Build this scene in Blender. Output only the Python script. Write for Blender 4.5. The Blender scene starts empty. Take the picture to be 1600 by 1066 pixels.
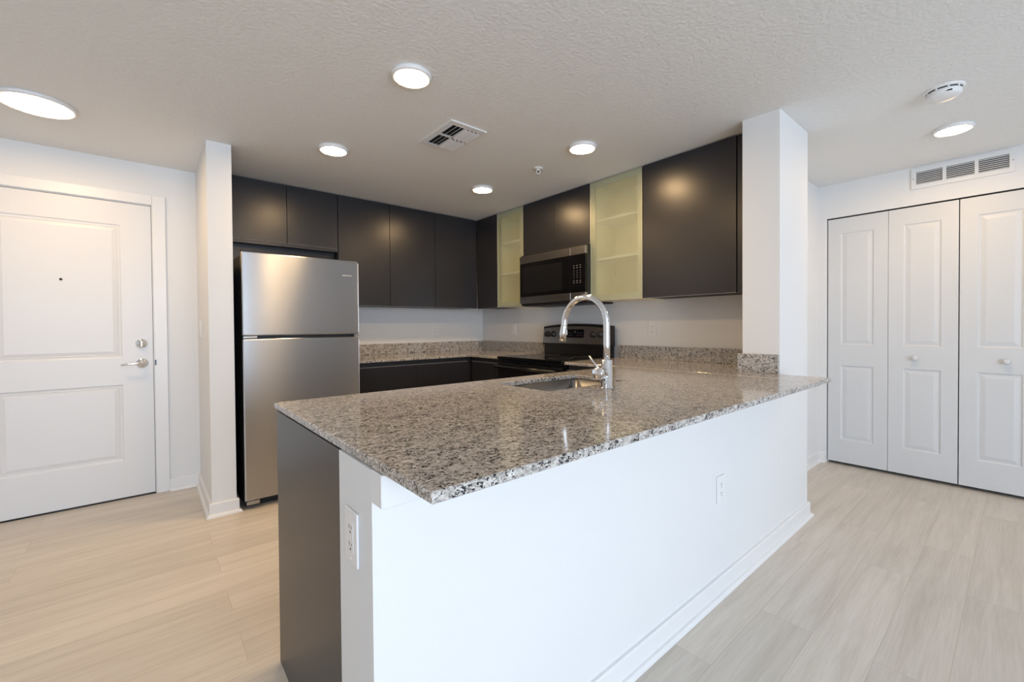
import bpy, bmesh, math
from mathutils import Vector, Matrix

scene = bpy.context.scene
COL = scene.collection

# ------------------------------------------------------------------ camera
cam_data = bpy.data.cameras.new('camera')
cam = bpy.data.objects.new('camera', cam_data)
COL.objects.link(cam)
cam_data.sensor_fit = 'HORIZONTAL'
cam_data.sensor_width = 36.0
cam_data.lens = 674.74 * 36.0 / 1600.0
cam_data.shift_x = -(800.89 - 800.0) / 1600.0
cam_data.shift_y = (519.64 - 533.0) / 1600.0
cam_data.clip_start = 0.02
YAW, PITCH, ROLL = 0.7026, -0.0132, -0.0074
F = Vector((math.sin(YAW) * math.cos(PITCH), math.cos(YAW) * math.cos(PITCH), math.sin(PITCH)))
R0 = Vector((math.cos(YAW), -math.sin(YAW), 0))
U0 = R0.cross(F)
R = R0 * math.cos(ROLL) + U0 * math.sin(ROLL)
U = U0 * math.cos(ROLL) - R0 * math.sin(ROLL)
M = Matrix((R, U, -F)).transposed().to_4x4()
M.translation = Vector((0, 0, 1.1822))
cam.matrix_world = M
scene.camera = cam

# ------------------------------------------------------------------ colour management, world, daylight
vs = scene.view_settings
scene.display_settings.display_device = 'sRGB'
vs.view_transform = 'Standard'
vs.look = 'None'
vs.exposure = 0.0
vs.gamma = 1.0
vs.use_curve_mapping = False
scene.cycles.use_denoising = True
scene.cycles.max_bounces = 10
scene.cycles.diffuse_bounces = 6
scene.cycles.sample_clamp_indirect = 6.0

world = bpy.data.worlds.new('sky')
scene.world = world
world.use_nodes = True
wn = world.node_tree.nodes
wn['Background'].inputs['Color'].default_value = (0.64, 0.76, 1.0, 1)
wn['Background'].inputs['Strength'].default_value = 1.6

ZC = 2.359            # ceiling
WIN = (-2.1, 1.55, 0.08, 2.15)     # window wall opening behind the camera: x0, x1, z0, z1
WALL_FRONT_Y = -4.2

def area(name, loc, rot, sx, sy, power, color):
    l = bpy.data.lights.new(name, 'AREA')
    l.shape = 'RECTANGLE'; l.size = sx; l.size_y = sy; l.energy = power; l.color = color
    o = bpy.data.objects.new(name, l); COL.objects.link(o)
    o.location = loc; o.rotation_euler = rot
    return o
# daylight arriving through the window wall of the living room
area('window_daylight', ((WIN[0] + WIN[1]) / 2, WALL_FRONT_Y - 0.25, (WIN[2] + WIN[3]) / 2),
     (math.radians(90), 0, 0), WIN[1] - WIN[0], WIN[3] - WIN[2], 272.0, (0.75, 0.842, 1.0))
LAMP_STRENGTH = 160.0
LAMP_COLOR = (1.0, 0.67, 0.345)

# ------------------------------------------------------------------ materials
def new_mat(name):
    m = bpy.data.materials.new(name); m.use_nodes = True
    nt = m.node_tree
    return m, nt, nt.nodes['Principled BSDF']

def simple(name, col, rough=0.5, metal=0.0, bump=None, spec=0.5, coat=0.0, aniso=0.0):
    m, nt, b = new_mat(name)
    b.inputs['Base Color'].default_value = (*col, 1)
    b.inputs['Roughness'].default_value = rough
    b.inputs['Metallic'].default_value = metal
    b.inputs['Specular IOR Level'].default_value = spec
    b.inputs['Coat Weight'].default_value = coat
    if aniso:
        b.inputs['Anisotropic'].default_value = aniso
        b.inputs['Anisotropic Rotation'].default_value = 0.25
        t = nt.nodes.new('ShaderNodeTangent'); t.direction_type = 'RADIAL'; t.axis = 'Z'
        nt.links.new(t.outputs[0], b.inputs['Tangent'])
    if bump:
        sc, st, dist = bump
        tc = nt.nodes.new('ShaderNodeTexCoord')
        n = nt.nodes.new('ShaderNodeTexNoise'); n.inputs['Scale'].default_value = sc
        n.inputs['Detail'].default_value = 3
        bp = nt.nodes.new('ShaderNodeBump'); bp.inputs['Strength'].default_value = st
        bp.inputs['Distance'].default_value = dist
        nt.links.new(tc.outputs['Object'], n.inputs['Vector'])
        nt.links.new(n.outputs[0], bp.inputs['Height'])
        nt.links.new(bp.outputs[0], b.inputs['Normal'])
    return m

MAT = {}
MAT['wall'] = simple('wall_paint', (0.745, 0.745, 0.742), 0.6, bump=(240, 0.05, 0.002), spec=0.3)
MAT['ceiling'] = simple('ceiling_texture', (0.79, 0.79, 0.78), 0.85, bump=(62, 0.55, 0.006), spec=0.2)
MAT['trim'] = simple('trim_paint', (0.77, 0.77, 0.77), 0.35)
MAT['door'] = simple('door_paint', (0.715, 0.715, 0.718), 0.38)
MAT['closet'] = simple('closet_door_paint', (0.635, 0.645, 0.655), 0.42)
MAT['charcoal'] = simple('charcoal_laminate', (0.021, 0.021, 0.025), 0.31, spec=0.5)
MAT['charcoal_edge'] = simple('pale_charcoal_edge', (0.20, 0.20, 0.21), 0.4)  # paler than the doors, for the thin strips along their edges
MAT['carcass'] = simple('cabinet_dark_board', (0.022, 0.022, 0.024), 0.6)  # dark board of the cabinet bodies and toe kicks
MAT['cream'] = simple('cream_cabinet_lining', (0.90, 0.85, 0.66), 0.6)
MAT['steel'] = simple('brushed_stainless', (0.465, 0.475, 0.495), 0.29, 1.0, aniso=0.95)
MAT['steel_dark'] = simple('dark_stainless', (0.42, 0.40, 0.38), 0.27, 1.0)
MAT['sink'] = simple('satin_sink_steel', (0.42, 0.41, 0.40), 0.32, 1.0)
MAT['chrome'] = simple('polished_chrome', (0.80, 0.81, 0.83), 0.09, 1.0)
MAT['aluminium'] = simple('aluminium_frame', (0.80, 0.78, 0.70), 0.38, 1.0)
MAT['black'] = simple('black_enamel', (0.006, 0.006, 0.007), 0.28)
MAT['black_matte'] = simple('black_plastic', (0.010, 0.010, 0.012), 0.5)
MAT['black_glass'] = simple('black_glass', (0.004, 0.004, 0.005), 0.08)
MAT['gap'] = simple('dark_gap', (0.01, 0.01, 0.01), 0.9)  # near-black; also paints the shade inside slots and ducts
MAT['plastic'] = simple('white_plastic', (0.78, 0.78, 0.78), 0.35)
MAT['vent'] = simple('white_register_enamel', (0.74, 0.74, 0.74), 0.45)
MAT['print'] = simple('pale_print', (0.13, 0.13, 0.14), 0.5)
MAT['logo'] = simple('polished_logo', (0.85, 0.85, 0.86), 0.3, 0.6)
MAT['seam'] = simple('joint_filler', (0.78, 0.68, 0.54), 0.35)

def emit_mat(name, col, s):
    m, nt, b = new_mat(name)
    b.inputs['Base Color'].default_value = (0.9, 0.9, 0.9, 1)
    b.inputs['Emission Color'].default_value = (*col, 1)
    b.inputs['Emission Strength'].default_value = s
    return m
MAT['lamp'] = emit_mat('lit_diffuser', LAMP_COLOR, LAMP_STRENGTH)
MAT['lamp_large'] = emit_mat('lit_large_diffuser', LAMP_COLOR, LAMP_STRENGTH * 0.36)

def granite():
    m, nt, b = new_mat('speckled_granite')
    N, L = nt.nodes, nt.links
    tc = N.new('ShaderNodeTexCoord')
    mp = N.new('ShaderNodeMapping'); mp.inputs['Rotation'].default_value = (0.2, 0.3, 0.6)
    mp.inputs['Scale'].default_value = (0.85, 1.3, 1.1)
    L.new(tc.outputs['Object'], mp.inputs['Vector'])
    def noise(scale, detail, rough=0.6, dist=0.0):
        n = N.new('ShaderNodeTexNoise')
        n.inputs['Scale'].default_value = scale; n.inputs['Detail'].default_value = detail
        n.inputs['Roughness'].default_value = rough; n.inputs['Distortion'].default_value = dist
        L.new(mp.outputs[0], n.inputs['Vector']); return n
    def ramp(src, stops):
        r = N.new('ShaderNodeValToRGB'); cr = r.color_ramp
        while len(cr.elements) > len(stops): cr.elements.remove(cr.elements[-1])
        while len(cr.elements) < len(stops): cr.elements.new(0.5)
        for e, (p, c) in zip(cr.elements, stops):
            e.position = p; e.color = (*c, 1)
        L.new(src, r.inputs[0]); return r
    def mix(fac, a, bcol):
        x = N.new('ShaderNodeMix'); x.data_type = 'RGBA'
        L.new(fac, x.inputs[0]); L.new(a, x.inputs[6])
        if isinstance(bcol, tuple): x.inputs[7].default_value = (*bcol, 1)
        else: L.new(bcol, x.inputs[7])
        return x.outputs[2]
    base = ramp(noise(85, 5, 0.65).outputs[0], [(0.30, (0.235, 0.215, 0.20)), (0.44, (0.445, 0.415, 0.38)), (0.56, (0.59, 0.56, 0.52)), (0.72, (0.76, 0.75, 0.73))])
    grey = ramp(noise(130, 4, 0.6, 0.8).outputs[0], [(0.52, (0, 0, 0)), (0.60, (1, 1, 1))])
    c = mix(grey.outputs[0], base.outputs[0], (0.20, 0.185, 0.175))
    big = noise(38, 3, 0.55, 0.9)
    blk_n = noise(170, 3, 0.55, 0.6)
    ad = N.new('ShaderNodeMath'); ad.operation = 'MULTIPLY_ADD'
    L.new(big.outputs[0], ad.inputs[0]); ad.inputs[1].default_value = 0.55; L.new(blk_n.outputs[0], ad.inputs[2])
    blk = ramp(ad.outputs[0], [(0.842, (0, 0, 0)), (0.880, (1, 1, 1))])
    c = mix(blk.outputs[0], c, (0.022, 0.022, 0.028))
    L.new(c, b.inputs['Base Color'])
    b.inputs['Roughness'].default_value = 0.09
    b.inputs['Specular IOR Level'].default_value = 0.55
    return m
MAT['granite'] = granite()

def floor_mat():
    m, nt, b = new_mat('pale_oak_planks')
    N, L = nt.nodes, nt.links
    tc = N.new('ShaderNodeTexCoord')
    br = N.new('ShaderNodeTexBrick')
    br.offset = 0.37; br.offset_frequency = 2; br.squash = 1.0
    br.inputs['Scale'].default_value = 1.0
    br.inputs['Mortar Size'].default_value = 0.0009
    br.inputs['Mortar Smooth'].default_value = 0.2
    br.inputs['Brick Width'].default_value = 1.22
    br.inputs['Row Height'].default_value = 0.181
    br.inputs['Color1'].default_value = (0, 0, 0, 1)
    br.inputs['Color2'].default_value = (1, 1, 1, 1)
    br.inputs['Mortar'].default_value = (0.5, 0.5, 0.5, 1)
    mpb = N.new('ShaderNodeMapping'); mpb.inputs['Location'].default_value = (0.51, 0.03, 0)
    L.new(tc.outputs['Object'], mpb.inputs['Vector']); L.new(mpb.outputs[0], br.inputs['Vector'])
    # per-plank offset so the grain breaks at plank ends
    off = N.new('ShaderNodeVectorMath'); off.operation = 'MULTIPLY_ADD'
    L.new(br.outputs['Color'], off.inputs[0]); off.inputs[1].default_value = (7.3, 3.1, 0); L.new(tc.outputs['Object'], off.inputs[2])
    mp = N.new('ShaderNodeMapping'); mp.inputs['Scale'].default_value = (0.9, 13.0, 1.0)
    L.new(off.outputs[0], mp.inputs['Vector'])
    g = N.new('ShaderNodeTexNoise'); g.inputs['Scale'].default_value = 1.6; g.inputs['Detail'].default_value = 8
    g.inputs['Roughness'].default_value = 0.62; g.inputs['Distortion'].default_value = 0.5
    L.new(mp.outputs[0], g.inputs['Vector'])
    mp2 = N.new('ShaderNodeMapping'); mp2.inputs['Scale'].default_value = (5, 120, 1)
    L.new(off.outputs[0], mp2.inputs['Vector'])
    g2 = N.new('ShaderNodeTexNoise'); g2.inputs['Scale'].default_value = 1.3; g2.inputs['Detail'].default_value = 4
    L.new(mp2.outputs[0], g2.inputs['Vector'])
    r = N.new('ShaderNodeValToRGB'); cr = r.color_ramp
    cr.elements[0].position = 0.30; cr.elements[0].color = (0.53, 0.48, 0.415, 1)
    cr.elements[1].position = 0.72; cr.elements[1].color = (0.665, 0.615, 0.55, 1)
    e = cr.elements.new(0.5); e.color = (0.61, 0.558, 0.49, 1)
    L.new(g.outputs[0], r.inputs[0])
    hs = N.new('ShaderNodeHueSaturation')
    L.new(r.outputs[0], hs.inputs['Color'])
    ma = N.new('ShaderNodeMapRange'); ma.inputs['To Min'].default_value = 0.93; ma.inputs['To Max'].default_value = 1.06
    L.new(br.outputs['Color'], ma.inputs['Value'])
    mb = N.new('ShaderNodeMapRange'); mb.inputs['From Min'].default_value = 0.3; mb.inputs['From Max'].default_value = 0.7
    mb.inputs['To Min'].default_value = 0.94; mb.inputs['To Max'].default_value = 1.05
    L.new(g2.outputs[0], mb.inputs['Value'])
    mm = N.new('ShaderNodeMath'); mm.operation = 'MULTIPLY'
    L.new(ma.outputs[0], mm.inputs[0]); L.new(mb.outputs[0], mm.inputs[1])
    L.new(mm.outputs[0], hs.inputs['Value'])
    mo = N.new('ShaderNodeMix'); mo.data_type = 'RGBA'
    L.new(br.outputs['Fac'], mo.inputs[0]); L.new(hs.outputs[0], mo.inputs[6]); mo.inputs[7].default_value = (0.44, 0.38, 0.31, 1)
    L.new(mo.outputs[2], b.inputs['Base Color'])
    b.inputs['Roughness'].default_value = 0.40
    b.inputs['Specular IOR Level'].default_value = 0.45
    return m
MAT['floor'] = floor_mat()

def frosted():
    m, nt, b = new_mat('frosted_glass')
    N, L = nt.nodes, nt.links
    out = N['Material Output']; N.remove(b)
    tr = N.new('ShaderNodeBsdfTranslucent'); tr.inputs[0].default_value = (0.92, 0.94, 0.84, 1)
    df = N.new('ShaderNodeBsdfDiffuse'); df.inputs[0].default_value = (0.70, 0.73, 0.62, 1)
    tp = N.new('ShaderNodeBsdfRefraction'); tp.inputs['Roughness'].default_value = 0.16; tp.inputs['IOR'].default_value = 1.06
    tp.inputs[0].default_value = (0.96, 0.97, 0.88, 1)
    gl = N.new('ShaderNodeBsdfGlossy'); gl.inputs['Roughness'].default_value = 0.3
    ts = N.new('ShaderNodeBsdfTransparent'); ts.inputs[0].default_value = (0.95, 0.97, 0.90, 1)
    def mx(f, p, q):
        x = N.new('ShaderNodeMixShader'); x.inputs[0].default_value = f
        L.new(p.outputs[0], x.inputs[1]); L.new(q.outputs[0], x.inputs[2]); return x
    clear = mx(0.6, tp, ts)
    milky = mx(0.40, df, tr)
    m2 = mx(0.76, milky, clear)
    m3 = mx(0.05, m2, gl)
    L.new(m3.outputs[0], out.inputs['Surface'])
    return m
MAT['frost'] = frosted()

def pane_glass():
    m, nt, b = new_mat('window_glass')
    N, L = nt.nodes, nt.links
    out = N['Material Output']; N.remove(b)
    t = N.new('ShaderNodeBsdfTransparent'); t.inputs[0].default_value = (0.96, 0.98, 0.98, 1)
    g = N.new('ShaderNodeBsdfGlossy'); g.inputs['Roughness'].default_value = 0.02
    x = N.new('ShaderNodeMixShader'); x.inputs[0].default_value = 0.06
    L.new(t.outputs[0], x.inputs[1]); L.new(g.outputs[0], x.inputs[2]); L.new(x.outputs[0], out.inputs['Surface'])
    return m
MAT['pane'] = pane_glass()

# ------------------------------------------------------------------ mesh helpers (world coordinates)
def box(bm, x0, y0, z0, x1, y1, z1, bev=0.0, seg=2, mi=0):
    x0, x1 = sorted((x0, x1)); y0, y1 = sorted((y0, y1)); z0, z1 = sorted((z0, z1))
    vs_ = [bm.verts.new(p) for p in ((x0, y0, z0), (x1, y0, z0), (x1, y1, z0), (x0, y1, z0),
                                     (x0, y0, z1), (x1, y0, z1), (x1, y1, z1), (x0, y1, z1))]
    fs = []
    for q in ((3, 2, 1, 0), (4, 5, 6, 7), (0, 1, 5, 4), (1, 2, 6, 5), (2, 3, 7, 6), (3, 0, 4, 7)):
        f = bm.faces.new([vs_[i] for i in q]); f.material_index = mi; fs.append(f)
    if bev > 0:
        es = list({e for f in fs for e in f.edges})
        r = bmesh.ops.bevel(bm, geom=es, offset=bev, segments=seg, profile=0.5, affect='EDGES', clamp_overlap=True)
        for f in r['faces']: f.material_index = mi
    return bm

def B(*boxes, bev=0.0, seg=2):
    bm = bmesh.new()
    for b in boxes: box(bm, *b, bev=bev, seg=seg)
    return bm

def basis_from(axis):
    a = Vector(axis).normalized()
    t = Vector((0, 0, 1)) if abs(a.z) < 0.9 else Vector((1, 0, 0))
    u = t.cross(a).normalized(); v = a.cross(u)
    return a, u, v

def lathe(bm, origin, axis, prof, n=32, mi=0, sx=1.0):
    """profile [(radius, height along axis)...]"""
    o = Vector(origin); a, u, v = basis_from(axis)
    rings = []
    for r, h in prof:
        if r <= 1e-6:
            rings.append([bm.verts.new(o + a * h)])
        else:
            rings.append([bm.verts.new(o + a * h + u * (r * math.cos(2 * math.pi * k / n)) + v * (r * math.sin(2 * math.pi * k / n))) for k in range(n)])
    for A_, B_ in zip(rings, rings[1:]):
        for k in range(n):
            k2 = (k + 1) % n
            if len(A_) == 1 and len(B_) == 1: continue
            if len(A_) == 1: f = bm.faces.new((A_[0], B_[k], B_[k2]))
            elif len(B_) == 1: f = bm.faces.new((A_[k], A_[k2], B_[0]))
            else: f = bm.faces.new((A_[k], A_[k2], B_[k2], B_[k]))
            f.material_index = mi; f.smooth = True
    return bm

def tube(bm, pts, radii, n=20, caps=True):
    pts = [Vector(p) for p in pts]
    if not isinstance(radii, (list, tuple)): radii = [radii] * len(pts)
    t0 = (pts[1] - pts[0]).normalized()
    a, u, v = basis_from(t0)
    rings = []
    prev = t0
    for i, p in enumerate(pts):
        t = (pts[min(i + 1, len(pts) - 1)] - pts[max(i - 1, 0)]).normalized()
        q = prev.rotation_difference(t); u = q @ u; v = q @ v; prev = t
        rings.append([bm.verts.new(p + (u * math.cos(2 * math.pi * k / n) + v * math.sin(2 * math.pi * k / n)) * radii[i]) for k in range(n)])
    for A_, B_ in zip(rings, rings[1:]):
        for k in range(n):
            f = bm.faces.new((A_[k], A_[(k + 1) % n], B_[(k + 1) % n], B_[k])); f.smooth = True
    if caps:
        bm.faces.new(list(reversed(rings[0]))); bm.faces.new(rings[-1])
    return bm

def offset_poly(poly, d):
    """shrink a CCW polygon by d (mitred)"""
    n = len(poly); out = []
    for i in range(n):
        p0, p1, p2 = Vector(poly[i - 1]), Vector(poly[i]), Vector(poly[(i + 1) % n])
        e1 = (p1 - p0).normalized(); e2 = (p2 - p1).normalized()
        n1 = Vector((-e1.y, e1.x)); n2 = Vector((-e2.y, e2.x))
        den = 1 + n1.dot(n2)
        out.append(tuple(p1 + (n1 + n2) * (d / max(den, 0.2))))
    return out

def slab(bm, outer, z0, z1, hole=None, ease=0.003):
    """flat slab with eased edges; outer CCW, hole CCW"""
    def ring(poly, z): return [bm.verts.new((p[0], p[1], z)) for p in poly]
    def stack(poly, sgn):
        return [ring(offset_poly(poly, sgn * ease), z1), ring(poly, z1 - ease), ring(poly, z0 + ease), ring(offset_poly(poly, sgn * ease), z0)]
    so = stack(outer, 1)
    stacks = [so]
    if hole: stacks.append(stack(hole, -1))
    for s in stacks:
        for A_, B_ in zip(s, s[1:]):
            k = len(A_)
            for i in range(k):
                bm.faces.new((A_[i], A_[(i + 1) % k], B_[(i + 1) % k], B_[i]))
    for lvl in (0, 3):
        es = []
        for s in stacks:
            rg = s[lvl]
            for i in range(len(rg)):
                es.append(bm.edges.get((rg[i], rg[(i + 1) % len(rg)])))
        bmesh.ops.triangle_fill(bm, edges=es, use_beauty=True)
    bmesh.ops.recalc_face_normals(bm, faces=bm.faces)
    return bm

def prism(bm, poly, z0, z1):
    a = [bm.verts.new((p[0], p[1], z0)) for p in poly]; b = [bm.verts.new((p[0], p[1], z1)) for p in poly]
    n = len(poly)
    bm.faces.new(list(reversed(a))); bm.faces.new(b)
    for i in range(n): bm.faces.new((a[i], a[(i + 1) % n], b[(i + 1) % n], b[i]))
    bmesh.ops.recalc_face_normals(bm, faces=bm.faces)
    return bm

def rrect(x0, y0, x1, y1, r, n=6):
    pts = []
    for cx, cy, a0 in ((x1 - r, y1 - r, 0), (x0 + r, y1 - r, 90), (x0 + r, y0 + r, 180), (x1 - r, y0 + r, 270)):
        for k in range(n + 1):
            a = math.radians(a0 + 90 * k / n)
            pts.append((cx + r * math.cos(a), cy + r * math.sin(a)))
    return pts

def sweep_profile(bm, path, prof):
    """profile [(offset to the right of travel, z)] along an XY polyline, mitred"""
    P = [Vector(p) for p in path]; n = len(P)
    def right(e): return Vector((e.y, -e.x))
    secs = []
    for i in range(n):
        if i == 0: m = right((P[1] - P[0]).normalized())
        elif i == n - 1: m = right((P[-1] - P[-2]).normalized())
        else:
            a = right((P[i] - P[i - 1]).normalized()); b = right((P[i + 1] - P[i]).normalized())
            m = (a + b) / (1 + a.dot(b))
        secs.append([bm.verts.new((P[i].x + m.x * o, P[i].y + m.y * o, z)) for o, z in prof])
    k = len(prof)
    for A_, B_ in zip(secs, secs[1:]):
        for j in range(k):
            bm.faces.new((A_[j], A_[(j + 1) % k], B_[(j + 1) % k], B_[j]))
    bm.faces.new(list(reversed(secs[0]))); bm.faces.new(secs[-1])
    bmesh.ops.recalc_face_normals(bm, faces=bm.faces)
    return bm

def panel_slab(origin, ux, n, W, H, T, panels, steps):
    """door leaf: front face with moulded panels. origin = lower corner of the front face, ux = width direction, n = outward"""
    bm = bmesh.new()
    o, ux, n = Vector(origin), Vector(ux), Vector(n)
    def P(u, v, w=0.0): return o + ux * u + Vector((0, 0, v)) + n * w
    us = sorted({0.0, W, *[p[0] for p in panels], *[p[2] for p in panels]})
    vs2 = sorted({0.0, H, *[p[1] for p in panels], *[p[3] for p in panels]})
    cache = {}
    def vert(u, v, w=0.0):
        key = (round(u, 5), round(v, 5), round(w, 5))
        if key not in cache: cache[key] = bm.verts.new(P(u, v, w))
        return cache[key]
    pset = {(round(p[0], 5), round(p[1], 5), round(p[2], 5), round(p[3], 5)) for p in panels}
    for i in range(len(us) - 1):
        for j in range(len(vs2) - 1):
            u0, u1, v0, v1 = us[i], us[i + 1], vs2[j], vs2[j + 1]
            if (round(u0, 5), round(v0, 5), round(u1, 5), round(v1, 5)) in pset:
                prev = [vert(u0, v0), vert(u1, v0), vert(u1, v1), vert(u0, v1)]
                for ins, dep in steps:
                    cur = [vert(u0 + ins, v0 + ins, dep), vert(u1 - ins, v0 + ins, dep), vert(u1 - ins, v1 - ins, dep), vert(u0 + ins, v1 - ins, dep)]
                    for q in range(4):
                        bm.faces.new((prev[q], prev[(q + 1) % 4], cur[(q + 1) % 4], cur[q]))
                    prev = cur
                bm.faces.new(prev)
            else:
                bm.faces.new((vert(u0, v0), vert(u1, v0), vert(u1, v1), vert(u0, v1)))
    # sides and back
    bk = {}
    def bvert(u, v):
        key = (round(u, 5), round(v, 5))
        if key not in bk: bk[key] = bm.verts.new(P(u, v, -T))
        return bk[key]
    loop = [(u, 0.0) for u in us] + [(W, v) for v in vs2[1:]] + [(u, H) for u in reversed(us[:-1])] + [(0.0, v) for v in reversed(vs2[1:-1])]
    for i in range(len(loop)):
        a, b = loop[i], loop[(i + 1) % len(loop)]
        bm.faces.new((vert(*b), vert(*a), bvert(*a), bvert(*b)))
    bm.faces.new([bvert(*p) for p in reversed(loop)])
    bmesh.ops.recalc_face_normals(bm, faces=bm.faces)
    return bm

# ------------------------------------------------------------------ object helpers
def root_of(o):
    while o.parent: o = o.parent
    return o

def obj(name, bm, m, parent=None, smooth=False):
    me = bpy.data.meshes.new(name)
    if parent is not None:
        bmesh.ops.translate(bm, verts=bm.verts, vec=-Vector(root_of(parent).location))
    if smooth:
        for f in bm.faces: f.smooth = True
    bm.to_mesh(me); bm.free()
    for x in (m if isinstance(m, (list, tuple)) else [m]): me.materials.append(MAT[x])
    o = bpy.data.objects.new(name, me); COL.objects.link(o)
    if parent is not None: o.parent = parent
    return o

def tag(o, label, cat, group=None):
    o['label'] = label; o['category'] = cat
    if group: o['group'] = group
    return o

def thing(name, label, cat, loc, group=None):
    o = bpy.data.objects.new(name, None); COL.objects.link(o)
    o.empty_display_size = 0.05
    o.location = loc
    return tag(o, label, cat, group)

def struct(name, bm, m, parent=None, label=None):
    o = obj(name, bm, m, parent)
    if parent is None: o['kind'] = 'structure'
    if label: o['label'] = label
    return o

def struct_empty(name, loc):
    o = bpy.data.objects.new(name, None); COL.objects.link(o)
    o.empty_display_size = 0.05; o.location = loc; o['kind'] = 'structure'
    return o

def dup(root, loc, label, group=None):
    r = root.copy(); COL.objects.link(r); r.location = loc; r['label'] = label
    if group: r['group'] = group
    for ch in list(root.children):
        c = ch.copy(); COL.objects.link(c); c.parent = r
        for g in list(ch.children):
            d = g.copy(); COL.objects.link(d); d.parent = c
    return r

def text_bm(txt, height, origin, ux, uz, depth=0.0008, spacing=1.0):
    """lettering as mesh: ux = reading direction, uz = up"""
    cu = bpy.data.curves.new('lettering', 'FONT'); cu.body = txt; cu.size = height / 0.7
    cu.extrude = depth / 2; cu.space_character = spacing
    to = bpy.data.objects.new('lettering', cu); COL.objects.link(to)
    dg = bpy.context.evaluated_depsgraph_get(); dg.update()
    me = bpy.data.meshes.new_from_object(to.evaluated_get(dg))
    bm = bmesh.new(); bm.from_mesh(me)
    bpy.data.objects.remove(to); bpy.data.curves.remove(cu); bpy.data.meshes.remove(me)
    ux, uz = Vector(ux), Vector(uz); un = ux.cross(uz)
    mt = Matrix((ux, uz, un)).transposed().to_4x4(); mt.translation = Vector(origin)
    bmesh.ops.transform(bm, matrix=mt, verts=bm.verts)
    return bm

# ================================================================== key dimensions
XW, YW0, YW1 = 0.3451, 0.8556, 1.0508          # half wall end / front / back
XCOL, XCOL2 = 2.6365, 3.1036                   # column
XR, YB = 3.0957, 4.2142                        # right and back kitchen walls
XUC, YUC = 2.786, 3.887                        # faces of the wall cabinets
ZUB, ZUT = 1.3855, 2.354
XP0, XP1, YP0, YP1 = 0.2957, 0.4287, 3.285, 4.037   # partition beside the refrigerator
XCL, YCC = 4.428, 1.142                        # closet wall, alcove wall
ZT, ZTB = 0.914, 0.8924                        # worktop top / underside
XL = -2.6

# ================================================================== the room
struct('floor', B((XL - 0.2, WALL_FRONT_Y - 0.2, -0.1, 5.6, 4.6, 0.0)), 'floor')
struct('ceiling', B((XL - 0.2, WALL_FRONT_Y - 0.2, ZC, 5.6, 4.6, ZC + 0.1)), 'ceiling')
DX0, DX1, DZ1 = -0.8885, 0.0435, 2.074         # entry door opening
struct('wall_entry', B((XL, 4.037, 0, DX0, 4.20, ZC), (DX1, 4.037, 0, XP0, 4.20, ZC), (DX0, 4.037, DZ1, DX1, 4.20, ZC)), 'wall')
struct('wall_partition', B((XP0, YP0, 0, XP1, 4.33, ZC)), 'wall')
struct('wall_back', B((XP1, YB, 0, XR + 0.16, YB + 0.12, ZC)), 'wall')
bm = bmesh.new()
prism(bm, [(XR, YW1), (XCOL2, YW1), (XCOL2, YCC), (3.25, YCC), (3.25, YB), (XR, YB)], 0, ZC)
struct('wall_right', bm, 'wall')
struct('wall_column', B((XCOL, YW0, 0, XCOL2, YW1, ZC), bev=0.002, seg=1), 'wall')
struct('wall_peninsula', B((XW, YW0, 0, XCOL, YW1, ZTB - 0.0005)), 'wall')
struct('wall_alcove', B((3.25, YCC, 0, 5.5, YCC + 0.12, ZC)), 'wall')
CY0, CY1, CZ1 = -0.497, 1.0811, 2.0775         # closet opening
struct('wall_closet', B((XCL, CY1, 0, XCL + 0.115, YCC, ZC), (XCL, CY0, CZ1, XCL + 0.115, CY1, ZC), (XCL, WALL_FRONT_Y, 0, XCL + 0.115, CY0, ZC)), 'wall')
struct('wall_closet_interior', B((5.2, CY0 - 0.2, 0, 5.3, YCC, ZC), (XCL + 0.115, CY0 - 0.3, 0, 5.3, CY0 - 0.2, ZC)), 'wall')
struct('wall_left', B((XL - 0.12, WALL_FRONT_Y, 0, XL, 4.2, ZC)), 'wall')
x0, x1, z0, z1 = WIN
struct('wall_front', B((XL, WALL_FRONT_Y - 0.12, 0, x0, WALL_FRONT_Y, ZC), (x1, WALL_FRONT_Y - 0.12, 0, XCL + 0.115, WALL_FRONT_Y, ZC),
                       (x0, WALL_FRONT_Y - 0.12, z1, x1, WALL_FRONT_Y, ZC), (x0, WALL_FRONT_Y - 0.12, 0, x1, WALL_FRONT_Y, z0)), 'wall')
w = struct_empty('window_1', (x0, WALL_FRONT_Y, z0))
fr = bmesh.new()
ya, yb = WALL_FRONT_Y - 0.09, WALL_FRONT_Y - 0.03
for (a, b_, c, d) in ((x0, x1, z0, z0 + 0.05), (x0, x1, z1 - 0.05, z1)): box(fr, a, ya, c, b_, yb, d)
nw = 3
for k in range(nw + 1):
    xc = x0 + 0.03 + (x1 - x0 - 0.06) * k / nw
    box(fr, xc - 0.03, ya, z0 + 0.05, xc + 0.03, yb, z1 - 0.05)
obj('window_frame', fr, 'trim', w)
for k in range(nw):
    xa = x0 + 0.06 + (x1 - x0 - 0.06) * k / nw; xb = x0 + (x1 - x0 - 0.06) * (k + 1) / nw
    obj('window_pane', B((xa, WALL_FRONT_Y - 0.063, z0 + 0.05, xb, WALL_FRONT_Y - 0.057, z1 - 0.05)), 'pane', w)

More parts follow.
